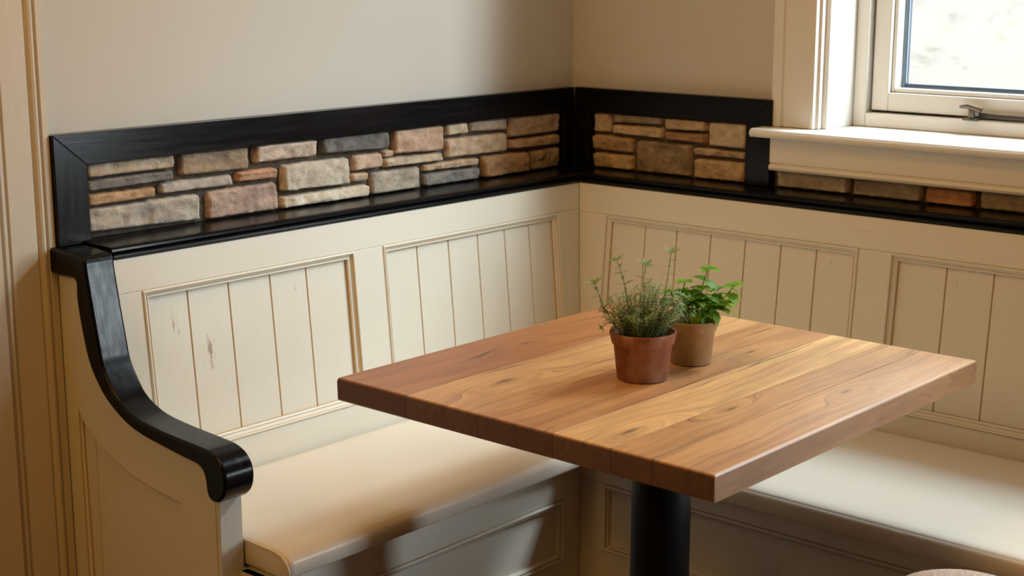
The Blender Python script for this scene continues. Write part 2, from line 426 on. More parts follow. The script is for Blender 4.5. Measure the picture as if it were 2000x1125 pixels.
wobj('apron', bm, 'white', bevel=.0015)
# fixed frame
def rect_frame(bm, x0, x1, z0, z1, w, y0, y1, mi=0):
    box(bm, x0, x0 + w, y0, y1, z0, z1, mi); box(bm, x1 - w, x1, y0, y1, z0, z1, mi)
    box(bm, x0 + w, x1 - w, y0, y1, z0, z0 + w, mi); box(bm, x0 + w, x1 - w, y0, y1, z1 - w, z1, mi)
bm = bmesh.new(); rect_frame(bm, WX0 + .0035, WX1 - .0035, 1.0805, WZ1 - .0125, .032, .118, .215)
wobj('window_frame', bm, 'white', bevel=.003)
sx0, sx1, sz0, sz1 = WX0 + .041, WX1 - .041, 1.118, WZ1 - .05
bm = bmesh.new(); rect_frame(bm, WX0 + .036, WX1 - .036, 1.113, WZ1 - .045, .008, .150, .20)
wobj('gap_shadow_strip', bm, 'gap_shade')  # dark strip standing in for the shadow between frame and sash
sash = bm = bmesh.new(); rect_frame(bm, sx0, sx1, sz0, sz1, .042, .135, .185)
sash = wobj('sash', bm, 'white', bevel=.003)
bm = bmesh.new(); rect_frame(bm, sx0 + .0425, sx1 - .0425, sz0 + .0425, sz1 - .0425, .010, .146, .170)
obj('glazing_bead', bm, 'white', sash, origin=win.location, bevel=.003)
bm = bmesh.new(); rect_frame(bm, sx0 + .053, sx1 - .053, sz0 + .049, sz1 - .053, .013, .172, .186)
obj('spacer', bm, 'spacer', sash, origin=win.location, bevel=.002)
bm = bmesh.new(); box(bm, sx0 + .044, sx1 - .044, .1705, .1715, sz0 + .044, sz1 - .044)
obj('pane', bm, 'glass', sash, origin=win.location)
# peg stay and its catch on the lower rail
bm = bmesh.new()
box(bm, 1.035, 1.052, .100, .1345, 1.112, 1.116)
tube(bm, [(1.0385, .116, 1.113), (1.0385, .116, 1.128), (1.0385, .116, 1.140)], [.009, .007, .009], 12)
tube(bm, [(1.012, .112, 1.141), (1.03, .112, 1.143), (1.048, .112, 1.139), (1.062, .112, 1.135)], [.004, .006, .006, .0075], 10)
box(bm, 1.022, 1.055, .104, .1345, 1.1115, 1.1165)
fast = wobj('stay_catch', bm, 'pewter', bevel=.0015)
bm = bmesh.new()
tube(bm, [(1.056, .118, 1.124), (1.10, .118, 1.123), (1.3, .118, 1.1215), (1.62, .118, 1.121)], .0058, 10)
tube(bm, [(1.62, .118, 1.121), (1.635, .118, 1.124)], [.0058, .009], 10)
box(bm, 1.45, 1.475, .112, .1345, 1.1125, 1.1215)
wobj('stay_bar', bm, 'bronze')

# ------------------------------------------------------------------ added_door_1, unseen to the right, added to let low daylight onto the left bench
door = thing('added_door_1', 'cream glazed door added in the right wall past the window, unseen, to let low light in', 'door', ((DX0 + DX1) / 2, 0, 0), kind='structure')
bm = bmesh.new()
box(bm, DX0 + .001, DX0 + .035, .001, .299, .001, DZ1 - .001); box(bm, DX1 - .035, DX1 - .001, .001, .299, .001, DZ1 - .001); box(bm, DX0 + .035, DX1 - .035, .001, .299, DZ1 - .035, DZ1 - .001)
obj('added_door_frame', bm, 'white', door, bevel=.002)
bm = bmesh.new()
a, b = DX0 + .037, DX1 - .037
box(bm, a, a + .085, .20, .245, .01, DZ1 - .037); box(bm, b - .085, b, .20, .245, .01, DZ1 - .037); box(bm, a + .085, b - .085, .20, .245, .01, .26); box(bm, a + .085, b - .085, .20, .245, DZ1 - .14, DZ1 - .037)
leaf_ = obj('added_door_leaf', bm, 'white', door, bevel=.002)
bm = bmesh.new(); box(bm, a + .086, b - .086, .222, .226, .261, DZ1 - .141); obj('pane', bm, 'glass', leaf_, origin=door.location)
bm = bmesh.new(); tube(bm, [(a + .042, .198, 1.02), (a + .042, .15, 1.02), (a + .06, .145, 1.02), (a + .15, .145, 1.02)], .009, 10); obj('handle', bm, 'pewter', leaf_, origin=door.location)

# ------------------------------------------------------------------ stone panels
def stone(bm, cl, mp, q, tint, seed):
    """one dressed stone from its outline q=(u0,u1,z_tl,z_bl,z_tr,z_br) on the wall map"""
    u0, u1, tl, bl, tr, br = q
    g = .0012
    u0 += g; u1 -= g
    w = u1 - u0; h = ((tl - bl) + (tr - br)) / 2
    nu = max(12, int(w / .0048)); nv = max(10, int(h / .0034))
    H = .011 + .007 * random.random(); R = min(.0075, h * .26); rr = min(.0045, h * .2)
    tilt = (random.random() - .5) * .006; off = Vector((seed * 3.17, seed * 1.71, seed * .37))
    grid = []
    c1, c2, c3 = tint
    for j in range(-1, nv + 2):
        row = []
        for i in range(-1, nu + 2):
            skirt = i < 0 or j < 0 or i > nu or j > nv
            s = min(max(i / nu, 0), 1); t_ = min(max(j / nv, 0), 1)
            s = .5 - .5 * math.cos(PI * s) if False else s
            X = (s - .5) * w; Z = (t_ - .5) * h
            ax = abs(X) - (w / 2 - R); az = abs(Z) - (h / 2 - R)
            if ax > 0 and az > 0:
                l = math.hypot(ax, az)
                m = max(ax, az)
                k = m / l if l > 0 else 1
                X = math.copysign(w / 2 - R + ax * k, X); Z = math.copysign(h / 2 - R + az * k, Z)
                de = R - m
            else: de = min(w / 2 - abs(X), h / 2 - abs(Z))
            p = Vector((X, 0, Z))
            wob = noise.noise(p * 55 + off) * .0019 + noise.noise(p * 150 + off) * .0009
            edge = 1 - min(de / .012, 1)
            X2 = X + wob * edge * (1 if X > 0 else -1); Z2 = Z + noise.noise(p * 60 + off * 2) * .0017 * edge
            e = min(max(de / rr, 0), 1); round_ = math.sqrt(1 - (1 - e) ** 2)
            hgt = H * round_ + tilt * (2 * t_ - 1) * round_
            pr_ = Vector((p.x * .8 + p.z * .5, 0, p.z - p.x * .25)); hgt += round_ * (noise.fractal(p * 42 + off, .7, 2.1, 5) * .0030 + (.5 - abs(noise.noise(pr_ * 34 + off * 3))) * .0042 + round(noise.noise(pr_ * 26 + off * 7) * 2.5) * .0011)
            if skirt: hgt = -.003
            zt = tl + (tr - tl) * s; zb = bl + (br - bl) * s
            zz = (zt + zb) / 2 + Z2 * ((zt - zb) / h)
            v = bm.verts.new(mp(u0 + w / 2 + X2, zz, hgt))
            n1 = noise.fractal(p * 26 + off, .9, 2.0, 4) * .9 + .5; n2 = noise.fractal(p * 14 + off * 5, .9, 2.0, 3) + .25
            col = Vector(c1[:3]).lerp(Vector(c2[:3]), min(max(n1, 0), 1)).lerp(Vector(c3[:3]), min(max(n2 - .25, 0), 1) * .8)
            v[cl] = (*col, 1)
            row.append(v)
        grid.append(row)
    for a, b in zip(grid, grid[1:]):
        for i in range(len(a) - 1):
            f = bm.faces.new((a[i], a[i + 1], b[i + 1], b[i])); f.smooth = True

def tints(r, g, b, alt=None, spot=None):
    def soft(c_):
        l = .3 * c_[0] + .59 * c_[1] + .11 * c_[2]
        return tuple(min(255, 1.07 * (l + (v_ - l) * .84)) for v_ in c_)
    r, g, b = soft((r, g, b)); alt = soft(alt) if alt else None; spot = soft(spot) if spot else None
    base = srgb(r, g, b); a = alt or (min(r * 1.08 + 4, 255), min(g * 1.07 + 4, 255), min(b * 1.05 + 4, 255)); s = spot or (r * .8, g * .78, b * .76)
    return base, srgb(*a), srgb(*s)
SA = [(-1.475, -1.269, 1.082, 1.054, 1.082, 1.054), (-1.475, -1.273, 1.05, 1.028, 1.051, 1.032), (-1.475, -1.317, 1.023, 1.0, 1.023, 1.002),
 (-1.475, -1.209, .995, .950, .997, .942), (-1.257, -1.08, 1.081, 1.036, 1.081, 1.033), (-1.308, -1.126, 1.028, 1.006, 1.027, 1.004), (-1.118, -1.008, 1.03, 1.009, 1.03, 1.006),
 (-1.194, -1.008, .998, .941, .999, .9395), (-1.069, -.896, 1.081, 1.043, 1.081, 1.043), (-.883, -.679, 1.081, 1.045, 1.081, 1.04), (-.996, -.805, 1.033, .976, 1.033, .972),
 (-1.001, -.745, .966, .9395, .966, .9395), (-.792, -.701, 1.033, .998, 1.035, 1.0), (-.799, -.746, .994, .975, .994, .973), (-.7, -.669, 1.035, 1.021, 1.036, 1.021), (-.666, -.504, 1.081, 1.025, 1.081, 1.02),
 (-.696, -.506, 1.019, .998, 1.016, .996), (-.737, -.579, .990, .9395, .990, .9395), (-.495, -.419, 1.081, 1.052, 1.081, 1.053), (-.411, -.274, 1.081, 1.055, 1.081, 1.050),
 (-.493, -.276, 1.045, 1.0, 1.045, .997), (-.573, -.383, .992, .976, .992, .974), (-.568, -.376, .970, .9395, .969, .9395), (-.268, -.074, 1.081, 1.030, 1.081, 1.030),
 (-.268, -.074, 1.024, 1.001, 1.025, .998), (-.368, -.195, .994, .9395, .991, .9395), (-.187, -.074, .990, .9395, .992, .9395)]
TA = [tints(196, 170, 140, (206, 184, 156), (150, 130, 112)), tints(118, 112, 108, (134, 128, 122), (92, 88, 86)), tints(192, 148, 104, (204, 164, 120), (150, 110, 76)),
 tints(190, 176, 158, (202, 188, 170), (136, 124, 112)), tints(164, 138, 112, (178, 150, 116), (128, 112, 98)), tints(182, 170, 156, (192, 180, 166), (150, 140, 128)), tints(196, 142, 108, (206, 154, 118), (176, 124, 94)),
 tints(188, 154, 134, (196, 166, 146), (162, 134, 122)), tints(212, 184, 160, (220, 196, 172), (190, 150, 124)), tints(108, 102, 96, (128, 122, 116), (84, 80, 76)), tints(198, 182, 160, (208, 194, 174), (182, 158, 130)),
 tints(214, 194, 166, (222, 206, 182), (196, 164, 130)), tints(198, 162, 136, (208, 176, 150), (170, 132, 106)), tints(198, 168, 138), tints(196, 162, 136), tints(204, 164, 134, (212, 178, 150), (188, 144, 112)),
 tints(204, 180, 150, (212, 190, 160), (176, 158, 138)), tints(174, 160, 144, (192, 174, 150), (142, 132, 124)), tints(196, 172, 142), tints(182, 160, 134, (194, 172, 146), (142, 124, 106)),
 tints(204, 172, 136, (214, 184, 148), (184, 148, 112)), tints(212, 176, 140, (218, 184, 150), (200, 150, 108)), tints(136, 130, 126, (160, 150, 138), (112, 108, 108)), tints(200, 168, 132, (208, 178, 144), (176, 142, 106)),
 tints(190, 158, 122), tints(188, 140, 92, (200, 156, 108), (150, 108, 70)), tints(168, 140, 106, (182, 154, 118), (124, 106, 84))]
SB = [(.082, .138, 1.081, 1.029, 1.081, 1.032), (.143, .297, 1.081, 1.057, 1.081, 1.061), (.144, .299, 1.052, 1.03, 1.054, 1.026), (.305, .432, 1.081, 1.051, 1.081, 1.054), (.306, .431, 1.046, 1.026, 1.049, 1.024),
 (.437, .546, 1.081, 1.021, 1.081, 1.019), (.082, .211, 1.024, .985, 1.021, .983), (.082, .211, .978, .9395, .977, .9395), (.219, .387, 1.018, .9395, 1.018, .9395), (.393, .546, 1.014, .996, 1.013, .996), (.396, .546, .987, .9395, .988, .9395)]
TB = [tints(196, 170, 134), tints(150, 128, 110, (178, 154, 130), (104, 88, 80)), tints(208, 178, 136), tints(192, 160, 122, (202, 172, 132), (158, 132, 106)), tints(176, 130, 86, (190, 146, 100), (150, 108, 70)),
 tints(206, 182, 152, (212, 188, 160), (176, 156, 134)), tints(190, 150, 104, (198, 160, 114), (166, 130, 90)), tints(198, 166, 118), tints(150, 126, 96, (178, 152, 116), (92, 76, 60)), tints(200, 170, 138), tints(204, 166, 118, (202, 172, 136), (190, 142, 88))]
SC = [(.628, .818, .9795, .9395, .9795, .9395), (.826, .996, .9795, .9395, .9795, .9395), (1.002, 1.119, .977, .9395, .974, .9395), (1.127, 1.27, .9795, .9395, .978, .9395), (1.277, 1.42, .979, .9395, .979, .9395), (1.427, 1.62, .979, .9395, .978, .9395), (1.627, 1.757, .979, .9395, .979, .9395)]
TC = [tints(214, 196, 170, (226, 208, 184), (160, 142, 124)), tints(190, 174, 152, (208, 190, 166), (130, 118, 104)), tints(224, 158, 108, (232, 168, 116), (204, 140, 94)), tints(200, 172, 138, (212, 184, 150), (150, 126, 102)),
 tints(206, 180, 150), tints(186, 170, 150), tints(214, 176, 136)]
WL = lambda u, z, h: (.006 + h, u, z)
WR = lambda u, z, h: (u, -.006 - h, z)
def facing(parent, S, T, mp, seed):
    bm = bmesh.new(); cl = bm.verts.layers.float_color.new('Col')
    for k, (q, tn) in enumerate(zip(S, T)): stone(bm, cl, mp, q, tn, seed + k)
    o = obj('stone_facing', bm, 'stone', parent); o['label'] = 'mixed tan, grey and rust split stones'
def mortar(parent, u0, u1, z0, z1, mp):
    bm = bmesh.new(); nu = int((u1 - u0) / .006); nv = int((z1 - z0) / .006)
    G = [[bm.verts.new(mp(u0 + (u1 - u0) * i / nu, z0 + (z1 - z0) * j / nv, -.001 + .0022 * noise.noise((i * .7, j * .7, u0)))) for i in range(nu + 1)] for j in range(nv + 1)]
    for a, b in zip(G, G[1:]):
        for i in range(nu): bm.faces.new((a[i], a[i + 1], b[i + 1], b[i])).smooth = True
    B = [[bm.verts.new(mp(u, z, -.005)) for u in (u0, u1)] for z in (z0, z1)]
    bm.faces.new((B[0][0], B[0][1], B[1][1], B[1][0]))
    o = obj('mortar', bm, 'mortar', parent); o['label'] = 'dark grey mortar between the stones'
def mitred(mp, u0, u1, z0, z1, h0, h1, m00, m01):
    """board on a wall; m00/m01 shift the lower/upper u ends (mitres)"""
    P = []
    for z, a, b in ((z0, m00[0], m00[1]), (z1, m01[0], m01[1])):
        P += [mp(u0 + a, z, h0), mp(u1 + b, z, h0), mp(u1 + b, z, h1), mp(u0 + a, z, h1)]
    bm = bmesh.new(); hexa(bm, P); return bm
def slab(mp, quad, h0, h1):
    bm = bmesh.new(); hexa(bm, [mp(u, z, h0) for u, z in quad] + [mp(u, z, h1) for u, z in quad]); return bm
FZ0, FZ1, FI = .9385, 1.1415, 1.0825          # frame: bottom, top, lower edge of the top rail
F = .024                                       # frame face stands .030 off the wall
pl = thing('stone_panel', 'long black-framed band of split stones on the left wall above the longer bench', 'stone panel', (.004, -.79, FZ0), 'black framed stone bands')
facing(pl, SA, TA, WL, 1)
mortar(pl, -1.4765, -.0715, .9385, 1.0822, WL)
obj('top_rail', mitred(WL, -1.5465, -.0301, FI, FZ1, -.004, F, (.069, 0), (0, 0)), 'black_y', pl, bevel=.0008)
bm = slab(WL, [(-1.5465, FZ0), (-1.4773, FZ0), (-1.4773, FI - .0004), (-1.5465, FZ1 - .0004)], -.004, F)
box(bm, .002, .0298, -1.5465, -1.4965, .9355, FZ0)
obj('stile', bm, 'black_z', pl, bevel=.002)
obj('stile', mitred(WL, -.0708, -.0301, FZ0, FI - .0005, -.004, F, (0, 0), (0, 0)), 'black_z', pl, bevel=.002)
pr = thing('stone_panel', 'short black-framed block of split stones between the corner and the window', 'stone panel', (.31, -.004, FZ0), 'black framed stone bands')
facing(pr, SB, TB, WR, 40)
mortar(pr, .079, .549, .9385, 1.0822, WR)
obj('top_rail', mitred(WR, .0301, .6165, FI, FZ1, -.004, F, (0, -.068), (0, 0)), 'black_x', pr, bevel=.0008)
obj('stile', mitred(WR, .0301, .0795, FZ0, FI - .0005, -.004, F, (0, 0), (0, 0)), 'black_z', pr, bevel=.002)
obj('stile', slab(WR, [(.5485, FZ0), (.6165, FZ0), (.6165, FZ1 - .0004), (.5485, FI - .0004)], -.004, F), 'black_z', pr, bevel=.002)
# the casing stands on the sill, the post stops beside it
ps = thing('stone_panel', 'narrow strip of split stones under the window apron', 'stone panel', (1.3, -.004, FZ0), 'black framed stone bands')
facing(ps, SC, TC, WR, 60)
mortar(ps, .618, 1.76, .9385, .9812, WR)

# ------------------------------------------------------------------ black ledges over the bench backs
LP = [(.001, .915), (.001, .9375), (.108, .9375), (.116, .9365), (.120, .933), (.1205, .929), (.118, .9262), (.114, .9255), (.1145, .9245), (.121, .9243), (.1255, .9225), (.1262, .9195), (.1245, .9160), (.121, .9145)]
bm = bmesh.new()
prism(bm, LP, lambda p: (p[0], -1.4935, p[1]), lambda p: (p[0], -p[0] - .0006, p[1]))
tag(obj('ledge', bm, 'black_y', origin=(.06, -.8, .9145)), 'glossy black moulded ledge along the left wall under the long stone band', 'ledge', 'black ledges over the bench backs')
bm = bmesh.new()
prism(bm, LP, lambda p: (p[0] + .0006, -p[0], p[1]), lambda p: (1.76, -p[0], p[1]))
tag(obj('ledge', bm, 'black_x', origin=(1.1, -.06, .9145)), 'glossy black moulded ledge along the window wall above the shorter bench', 'ledge', 'black ledges over the bench backs')

# ------------------------------------------------------------------ benches
A0, SL, ZT = .122, .09, .9135
dist = lambda z: A0 + SL * (.912 - z)
BL = lambda u, z, h: (dist(z) + h, -u, z)          # left back: u runs away from the corner
BR = lambda u, z, h: (u, -dist(z) - h, z)
SLX, SRY = .55, -.64
FL = lambda u, z, h: (SLX + h, -u, z)              # seat fronts
FR = lambda u, z, h: (u, SRY - h, z)
def board(mp, u0, u1, z0, z1, h0=-.022, h1=0., mitre=False):
    P = []
    for z in (z0, z1):
        a = (lambda h: dist(z) + h + .0006) if mitre else (lambda h: u0)
        P += [mp(a(h0), z, h0), mp(u1, z, h0), mp(u1, z, h1), mp(a(h1), z, h1)]
    bm = bmesh.new(); hexa(bm, P); return bm
def moulding(mp, u0, u1, z0, z1, prof):
    bm = bmesh.new(); R = []
    for s, h in prof:
        R.append([bm.verts.new(mp(a, b, h)) for a, b in ((u0 + s, z0 + s), (u1 - s, z0 + s), (u1 - s, z1 - s), (u0 + s, z1 - s))])
    for a, b in zip(R, R[1:]):
        for k in range(4): bm.faces.new((a[k], a[(k + 1) % 4], b[(k + 1) % 4], b[k]))
    return bm
# (inset, height); faces in the hollows carry the rubbed-in glaze
MP = [(0, -.0115), (0, .0002), (.0006, .0022), (.0024, .0036), (.0044, .0030), (.0052, .0010), (.0056, -.0012), (.0085, -.0042), (.0115, -.0052), (.0122, -.0040), (.0142, -.0034), (.0160, -.0046), (.0168, -.0072), (.0170, -.0115)]
def glaze_hollows(bm, idx):
    bm.faces.ensure_lookup_table()
    for k in idx:
        for j in range(4): bm.faces[k * 4 + j].material_index = 1
def beadboard(mp, u0, u1, z0, z1, seams, h=-.0118):
    """tongue-and-groove boards: one profile with V grooves at the seams, run from z0 to z1"""
    prof = [(u0, h, 0)]
    for s in sorted(seams):
        prof += [(s - .0020, h, 0), (s - .0009, h - .0016, 1), (s, h - .0032, 1), (s + .0009, h - .0016, 1), (s + .0020, h, 1)]
    prof.append((u1, h, 0))
    bm = bmesh.new()
    a = [bm.verts.new(mp(u, z0, hh)) for u, hh, _ in prof]; b = [bm.verts.new(mp(u, z1, hh)) for u, hh, _ in prof]
    c_ = [bm.verts.new(mp(u, z0, h - .012)) for u in (u0, u1)]; d = [bm.verts.new(mp(u, z1, h - .012)) for u in (u0, u1)]
    for i in range(len(prof) - 1):
        bm.faces.new((a[i], a[i + 1], b[i + 1], b[i])).material_index = 1 if prof[i + 1][2] and (prof[i][2]) else 0
    bm.faces.new((c_[0], c_[1], d[1], d[0]))
    return bm
def bench_back(root, mp, opens, mitre_end, far_end, z0, z1, gh):
    obj('top_rail', board(mp, mitre_end, far_end, z1 + .0003, ZT, mitre=True), gh, root, bevel=.0012)
    obj('bottom_rail', board(mp, mitre_end, far_end, .36, z0 - .0003, mitre=True), gh, root, bevel=.0012)
    edges = [(None, opens[0][0])] + [(opens[i][1], opens[i + 1][0]) for i in range(len(opens) - 1)] + [(opens[-1][1], far_end)]
    for a, b in edges:
        obj('stile', board(mp, a if a else 0, b, z0, z1, mitre=a is None), 'cream_v', root, bevel=.0012)
    for a, b, seams in opens:
        bm = moulding(mp, a, b, z0, z1, MP); glaze_hollows(bm, (5, 8, 12))
        o = obj('panel_moulding', bm, ['cream_m', 'glaze'], root)
        obj('beadboard_panel', beadboard(mp, a + .001, b - .001, z0 + .001, z1 - .001, seams), ['cream_v', 'glaze'], root)
bl = thing('bench', 'longer cream painted settle with beadboard back and black curved arm on the left wall', 'bench', (.3, -.9, 0), 'corner benches')
bench_back(bl, BL, [(.212, .812, [.312, .401, .496, .595, .697]), (.897, 1.438, [1.025, 1.122, 1.228, 1.328])], .1, 1.4945, .519, .848, 'cream_y')
br_ = thing('bench', 'shorter cream painted settle with beadboard back under the window', 'bench', (1.2, -.4, 0), 'corner benches')
bench_back(br_, BR, [(.212, .911, [.328, .421, .518, .614, .709, .801]), (.987, 1.66, [1.113, 1.217, 1.32, 1.42, 1.52])], .1, 1.76, .500, .843, 'cream_x')

# seat fronts: a framed panel with mouldings above a skirting
BMP = [(0, -.010), (0, -.0025), (.0014, -.0025), (.0016, .0038), (.0045, .0052), (.0078, .0038), (.0084, -.0022), (.0098, -.0022), (.0112, .0016), (.0135, .0002), (.0150, -.010)]
def seat_front(root, mp, u0, u1, opens, z0, z1, gh):
    top = .4045
    bm = board(mp, u0, u1, z1 + .0003, top, -.02, 0); obj('seat_rail', bm, gh, root, bevel=.001)
    prev = u0
    for a, b in opens:
        obj('front_stile', board(mp, prev, a, z0, z1, -.02, 0), 'cream_v', root, bevel=.001)
        m = moulding(mp, a, b, z0, z1, BMP); glaze_hollows(m, (0, 1, 6))
        obj('panel_moulding', m, ['cream_m', 'glaze'], root)
        obj('front_panel', board(mp, a + .001, b - .001, z0 + .001, z1 - .001, -.02, -.009), gh, root)
        prev = b
    obj('front_stile', board(mp, prev, u1, z0, z1, -.02, 0), 'cream_v', root, bevel=.001)
    bm = board(mp, u0, u1, .001, z0 - .0003, -.02, .0); obj('skirting', bm, gh, root, bevel=.001)
seat_front(bl, FL, .6405, 1.5045, [(.70, 1.44)], .196, .336, 'cream_y')
seat_front(br_, FR, .5295, 1.76, [(.612, 1.68)], .218, .369, 'cream_x')
bm = bmesh.new(); box(bm, .185, SLX - .0005, -1.5045, -.6415, .385, .4042); obj('seat_board', bm, 'cream_y', bl)
bm = bmesh.new(); box(bm, .185, 1.76, SRY + .0005, -.185, .385, .4042); obj('seat_board', bm, 'cream_x', br_)

bm = bmesh.new(); box(bm, .4775, .5295, -1.5044, -1.4900, .001, .4042); obj('front_return', bm, 'cream_v', bl)
bm = bmesh.new()
box(bm, 1.7602, 1.778, SRY, -.002, .001, .4045)
hexa(bm, [(1.7602, -dist(.4045), .4045), (1.778, -dist(.4045), .4045), (1.778, -.002, .4045), (1.7602, -.002, .4045), (1.7602, -dist(ZT), ZT), (1.778, -dist(ZT), ZT), (1.778, -.002, ZT), (1.7602, -.002, ZT)])
obj('end_panel', bm, 'cream_soft', br_, bevel=.001)

# end of the longer bench: shaped cheek, framed panel, front post, black swept arm
top = [(.131, .904), (.146, .828), (.158, .772), (.167, .735), (.187, .703), (.215, .674), (.265, .653), (.325, .645), (.391, .641), (.440, .6385), (.474, .635), (.500, .623), (.513, .603), (.514, .580), (.506, .561), (.493, .549)]
bot = [(.098, .878), (.099, .833), (.121, .742), (.150, .695), (.188, .661), (.255, .630), (.36, .614), (.436, .606)]
topc = catmull([(p[0], p[1], 0) for p in top], 5); botc = catmull([(p[0], p[1], 0) for p in bot], 5)
hook = catmull([(.436, .606, 0), (.452, .598, 0), (.459, .583, 0), (.461, .565, 0), (.467, .551, 0), (.479, .5465, 0)], 4)
YO, YI = -1.5605, -1.4955
up = [Vector((.001, .9345, 0)), Vector((.05, .9340, 0)), Vector((.09, .9325, 0)), Vector((.121, .9300, 0)), Vector((.1265, .9280, 0)), Vector((.1295, .922, 0))] + topc
dn = [Vector((.001, .886, 0)), Vector((.05, .886, 0)), Vector((.085, .886, 0)), Vector((.094, .8855, 0)), Vector((.0968, .883, 0))] + botc[:-1] + hook
NA = 90
def arc_pairs():
    # pair the two edges so the rungs stay square to the sweep
    a = resample(up, NA); b = resample(dn, NA); return a, b
ua, da = arc_pairs(); loop = ua + da[::-1]; n = len(loop)
def inset(L, d):
    out = []
    for i, p in enumerate(L):
        t1 = (L[(i + 1) % len(L)] - L[i - 1]).normalized(); out.append(p + Vector((t1.y, -t1.x, 0)) * d)
    return out
bm = bmesh.new(); rows = []
for y, d in ((YO, .0050), (YO + .0008, .0030), (YO + .0022, .0011), (YO + .0048, 0), (YO + .0056, 0), (YI - .0056, 0), (YI - .0048, 0), (YI - .0022, .0011), (YI - .0008, .0030), (YI, .0050)):
    rows.append([bm.verts.new((p.x, y, p.y)) for p in inset(loop, d)])
for a, b in zip(rows, rows[1:]):
    for i in range(n): bm.faces.new((a[i], a[(i + 1) % n], b[(i + 1) % n], b[i])).smooth = True
for r in (rows[0], rows[-1]):
    for i in range(NA - 1):
        f = bm.faces.new((r[i], r[i + 1], r[n - 2 - i], r[n - 1 - i])); f.smooth = False
o = obj('armrest', bm, 'black_z', bl); o['label'] = 'black painted swept armrest with scrolled end'
def end_curve(off):
    return [(p.x, p.y - off) for p in botc]
under = [(.001, .8855), (.0945, .8855), (.0975, .8775)] + [(p.x, p.y - .0006) for p in botc[1:]] + [(.4515, .5975), (.4585, .583), (.4605, .565), (.4668, .5503), (.475, .5460)]
bm = bmesh.new()
for y in (-1.537, -1.505):
    lo = [bm.verts.new((x, y, .001)) for x, z in under]; hi = [bm.verts.new((x, y, z)) for x, z in under]
    for k in range(len(under) - 1): bm.faces.new((lo[k], lo[k + 1], hi[k + 1], hi[k]))
va = [v for v in bm.verts]; m_ = len(under)
for k in range(m_ - 1):
    a0, b0 = va[k + m_], va[3 * m_ + k]; a1, b1 = va[k + 1 + m_], va[3 * m_ + k + 1]
    bm.faces.new((a0, a1, b1, b0))
bm.faces.new((va[m_ - 1], va[2 * m_ - 1], va[4 * m_ - 1], va[3 * m_ - 1]))
obj('end_panel', bm, 'cream_soft', bl)
# face frame: ring between the cheek outline and the panel opening
N = 24
outer = resample([(.001, .001, 0), (.001, .8855, 0)], N) + resample([(*p, 0) for p in under[:-1]], 2 * N) + resample([(.4655, .5505, 0), (.4655, .001, 0)], N)
inner_curve = catmull([(.058, .628, 0), (.075, .603, 0), (.105, .583, 0), (.150, .560, 0), (.20, .541, 0), (.26, .528, 0), (.31, .521, 0), (.366, .516, 0)], 4)
inner = resample([(.058, .11, 0), (.058, .628, 0)], N) + resample(inner_curve, 2 * N) + resample([(.366, .516, 0), (.366, .11, 0)], N)
def ring(bm, A, B, ya, yb, mi=0):
    va = [bm.verts.new((p.x, ya, p.y)) for p in A]; vb = [bm.verts.new((p.x, yb, p.y)) for p in B]; n = len(A)
    for i in range(n):
        bm.faces.new((va[i], va[(i + 1) % n], vb[(i + 1) % n], vb[i])).material_index = mi
cen = Vector((.21, .33, 0))
def shrink(L, d): return [p + (cen - p).normalized() * d for p in L]
bm = bmesh.new()
ring(bm, outer, outer, -1.5368, -1.545); ring(bm, outer, inner, -1.545, -1.545)
ring(bm, inner, shrink(inner, .002), -1.545, -1.5425, 1); ring(bm, shrink(inner, .002), shrink(inner, .009), -1.5425, -1.5405); ring(bm, shrink(inner, .009), shrink(inner, .011), -1.5405, -1.5368, 1)
obj('end_frame', bm, ['cream_soft', 'glaze'], bl)
bm = bmesh.new(); box(bm, .4665, .4765, -1.545, -1.4965, .001, .5455)
obj('front_post', bm, 'cream_v', bl, bevel=.0012)
bm = bmesh.new(); box(bm, .445, .4748, -1.5048, -1.4965, .001, .5455); obj('front_post_return', bm, 'cream_v', bl)

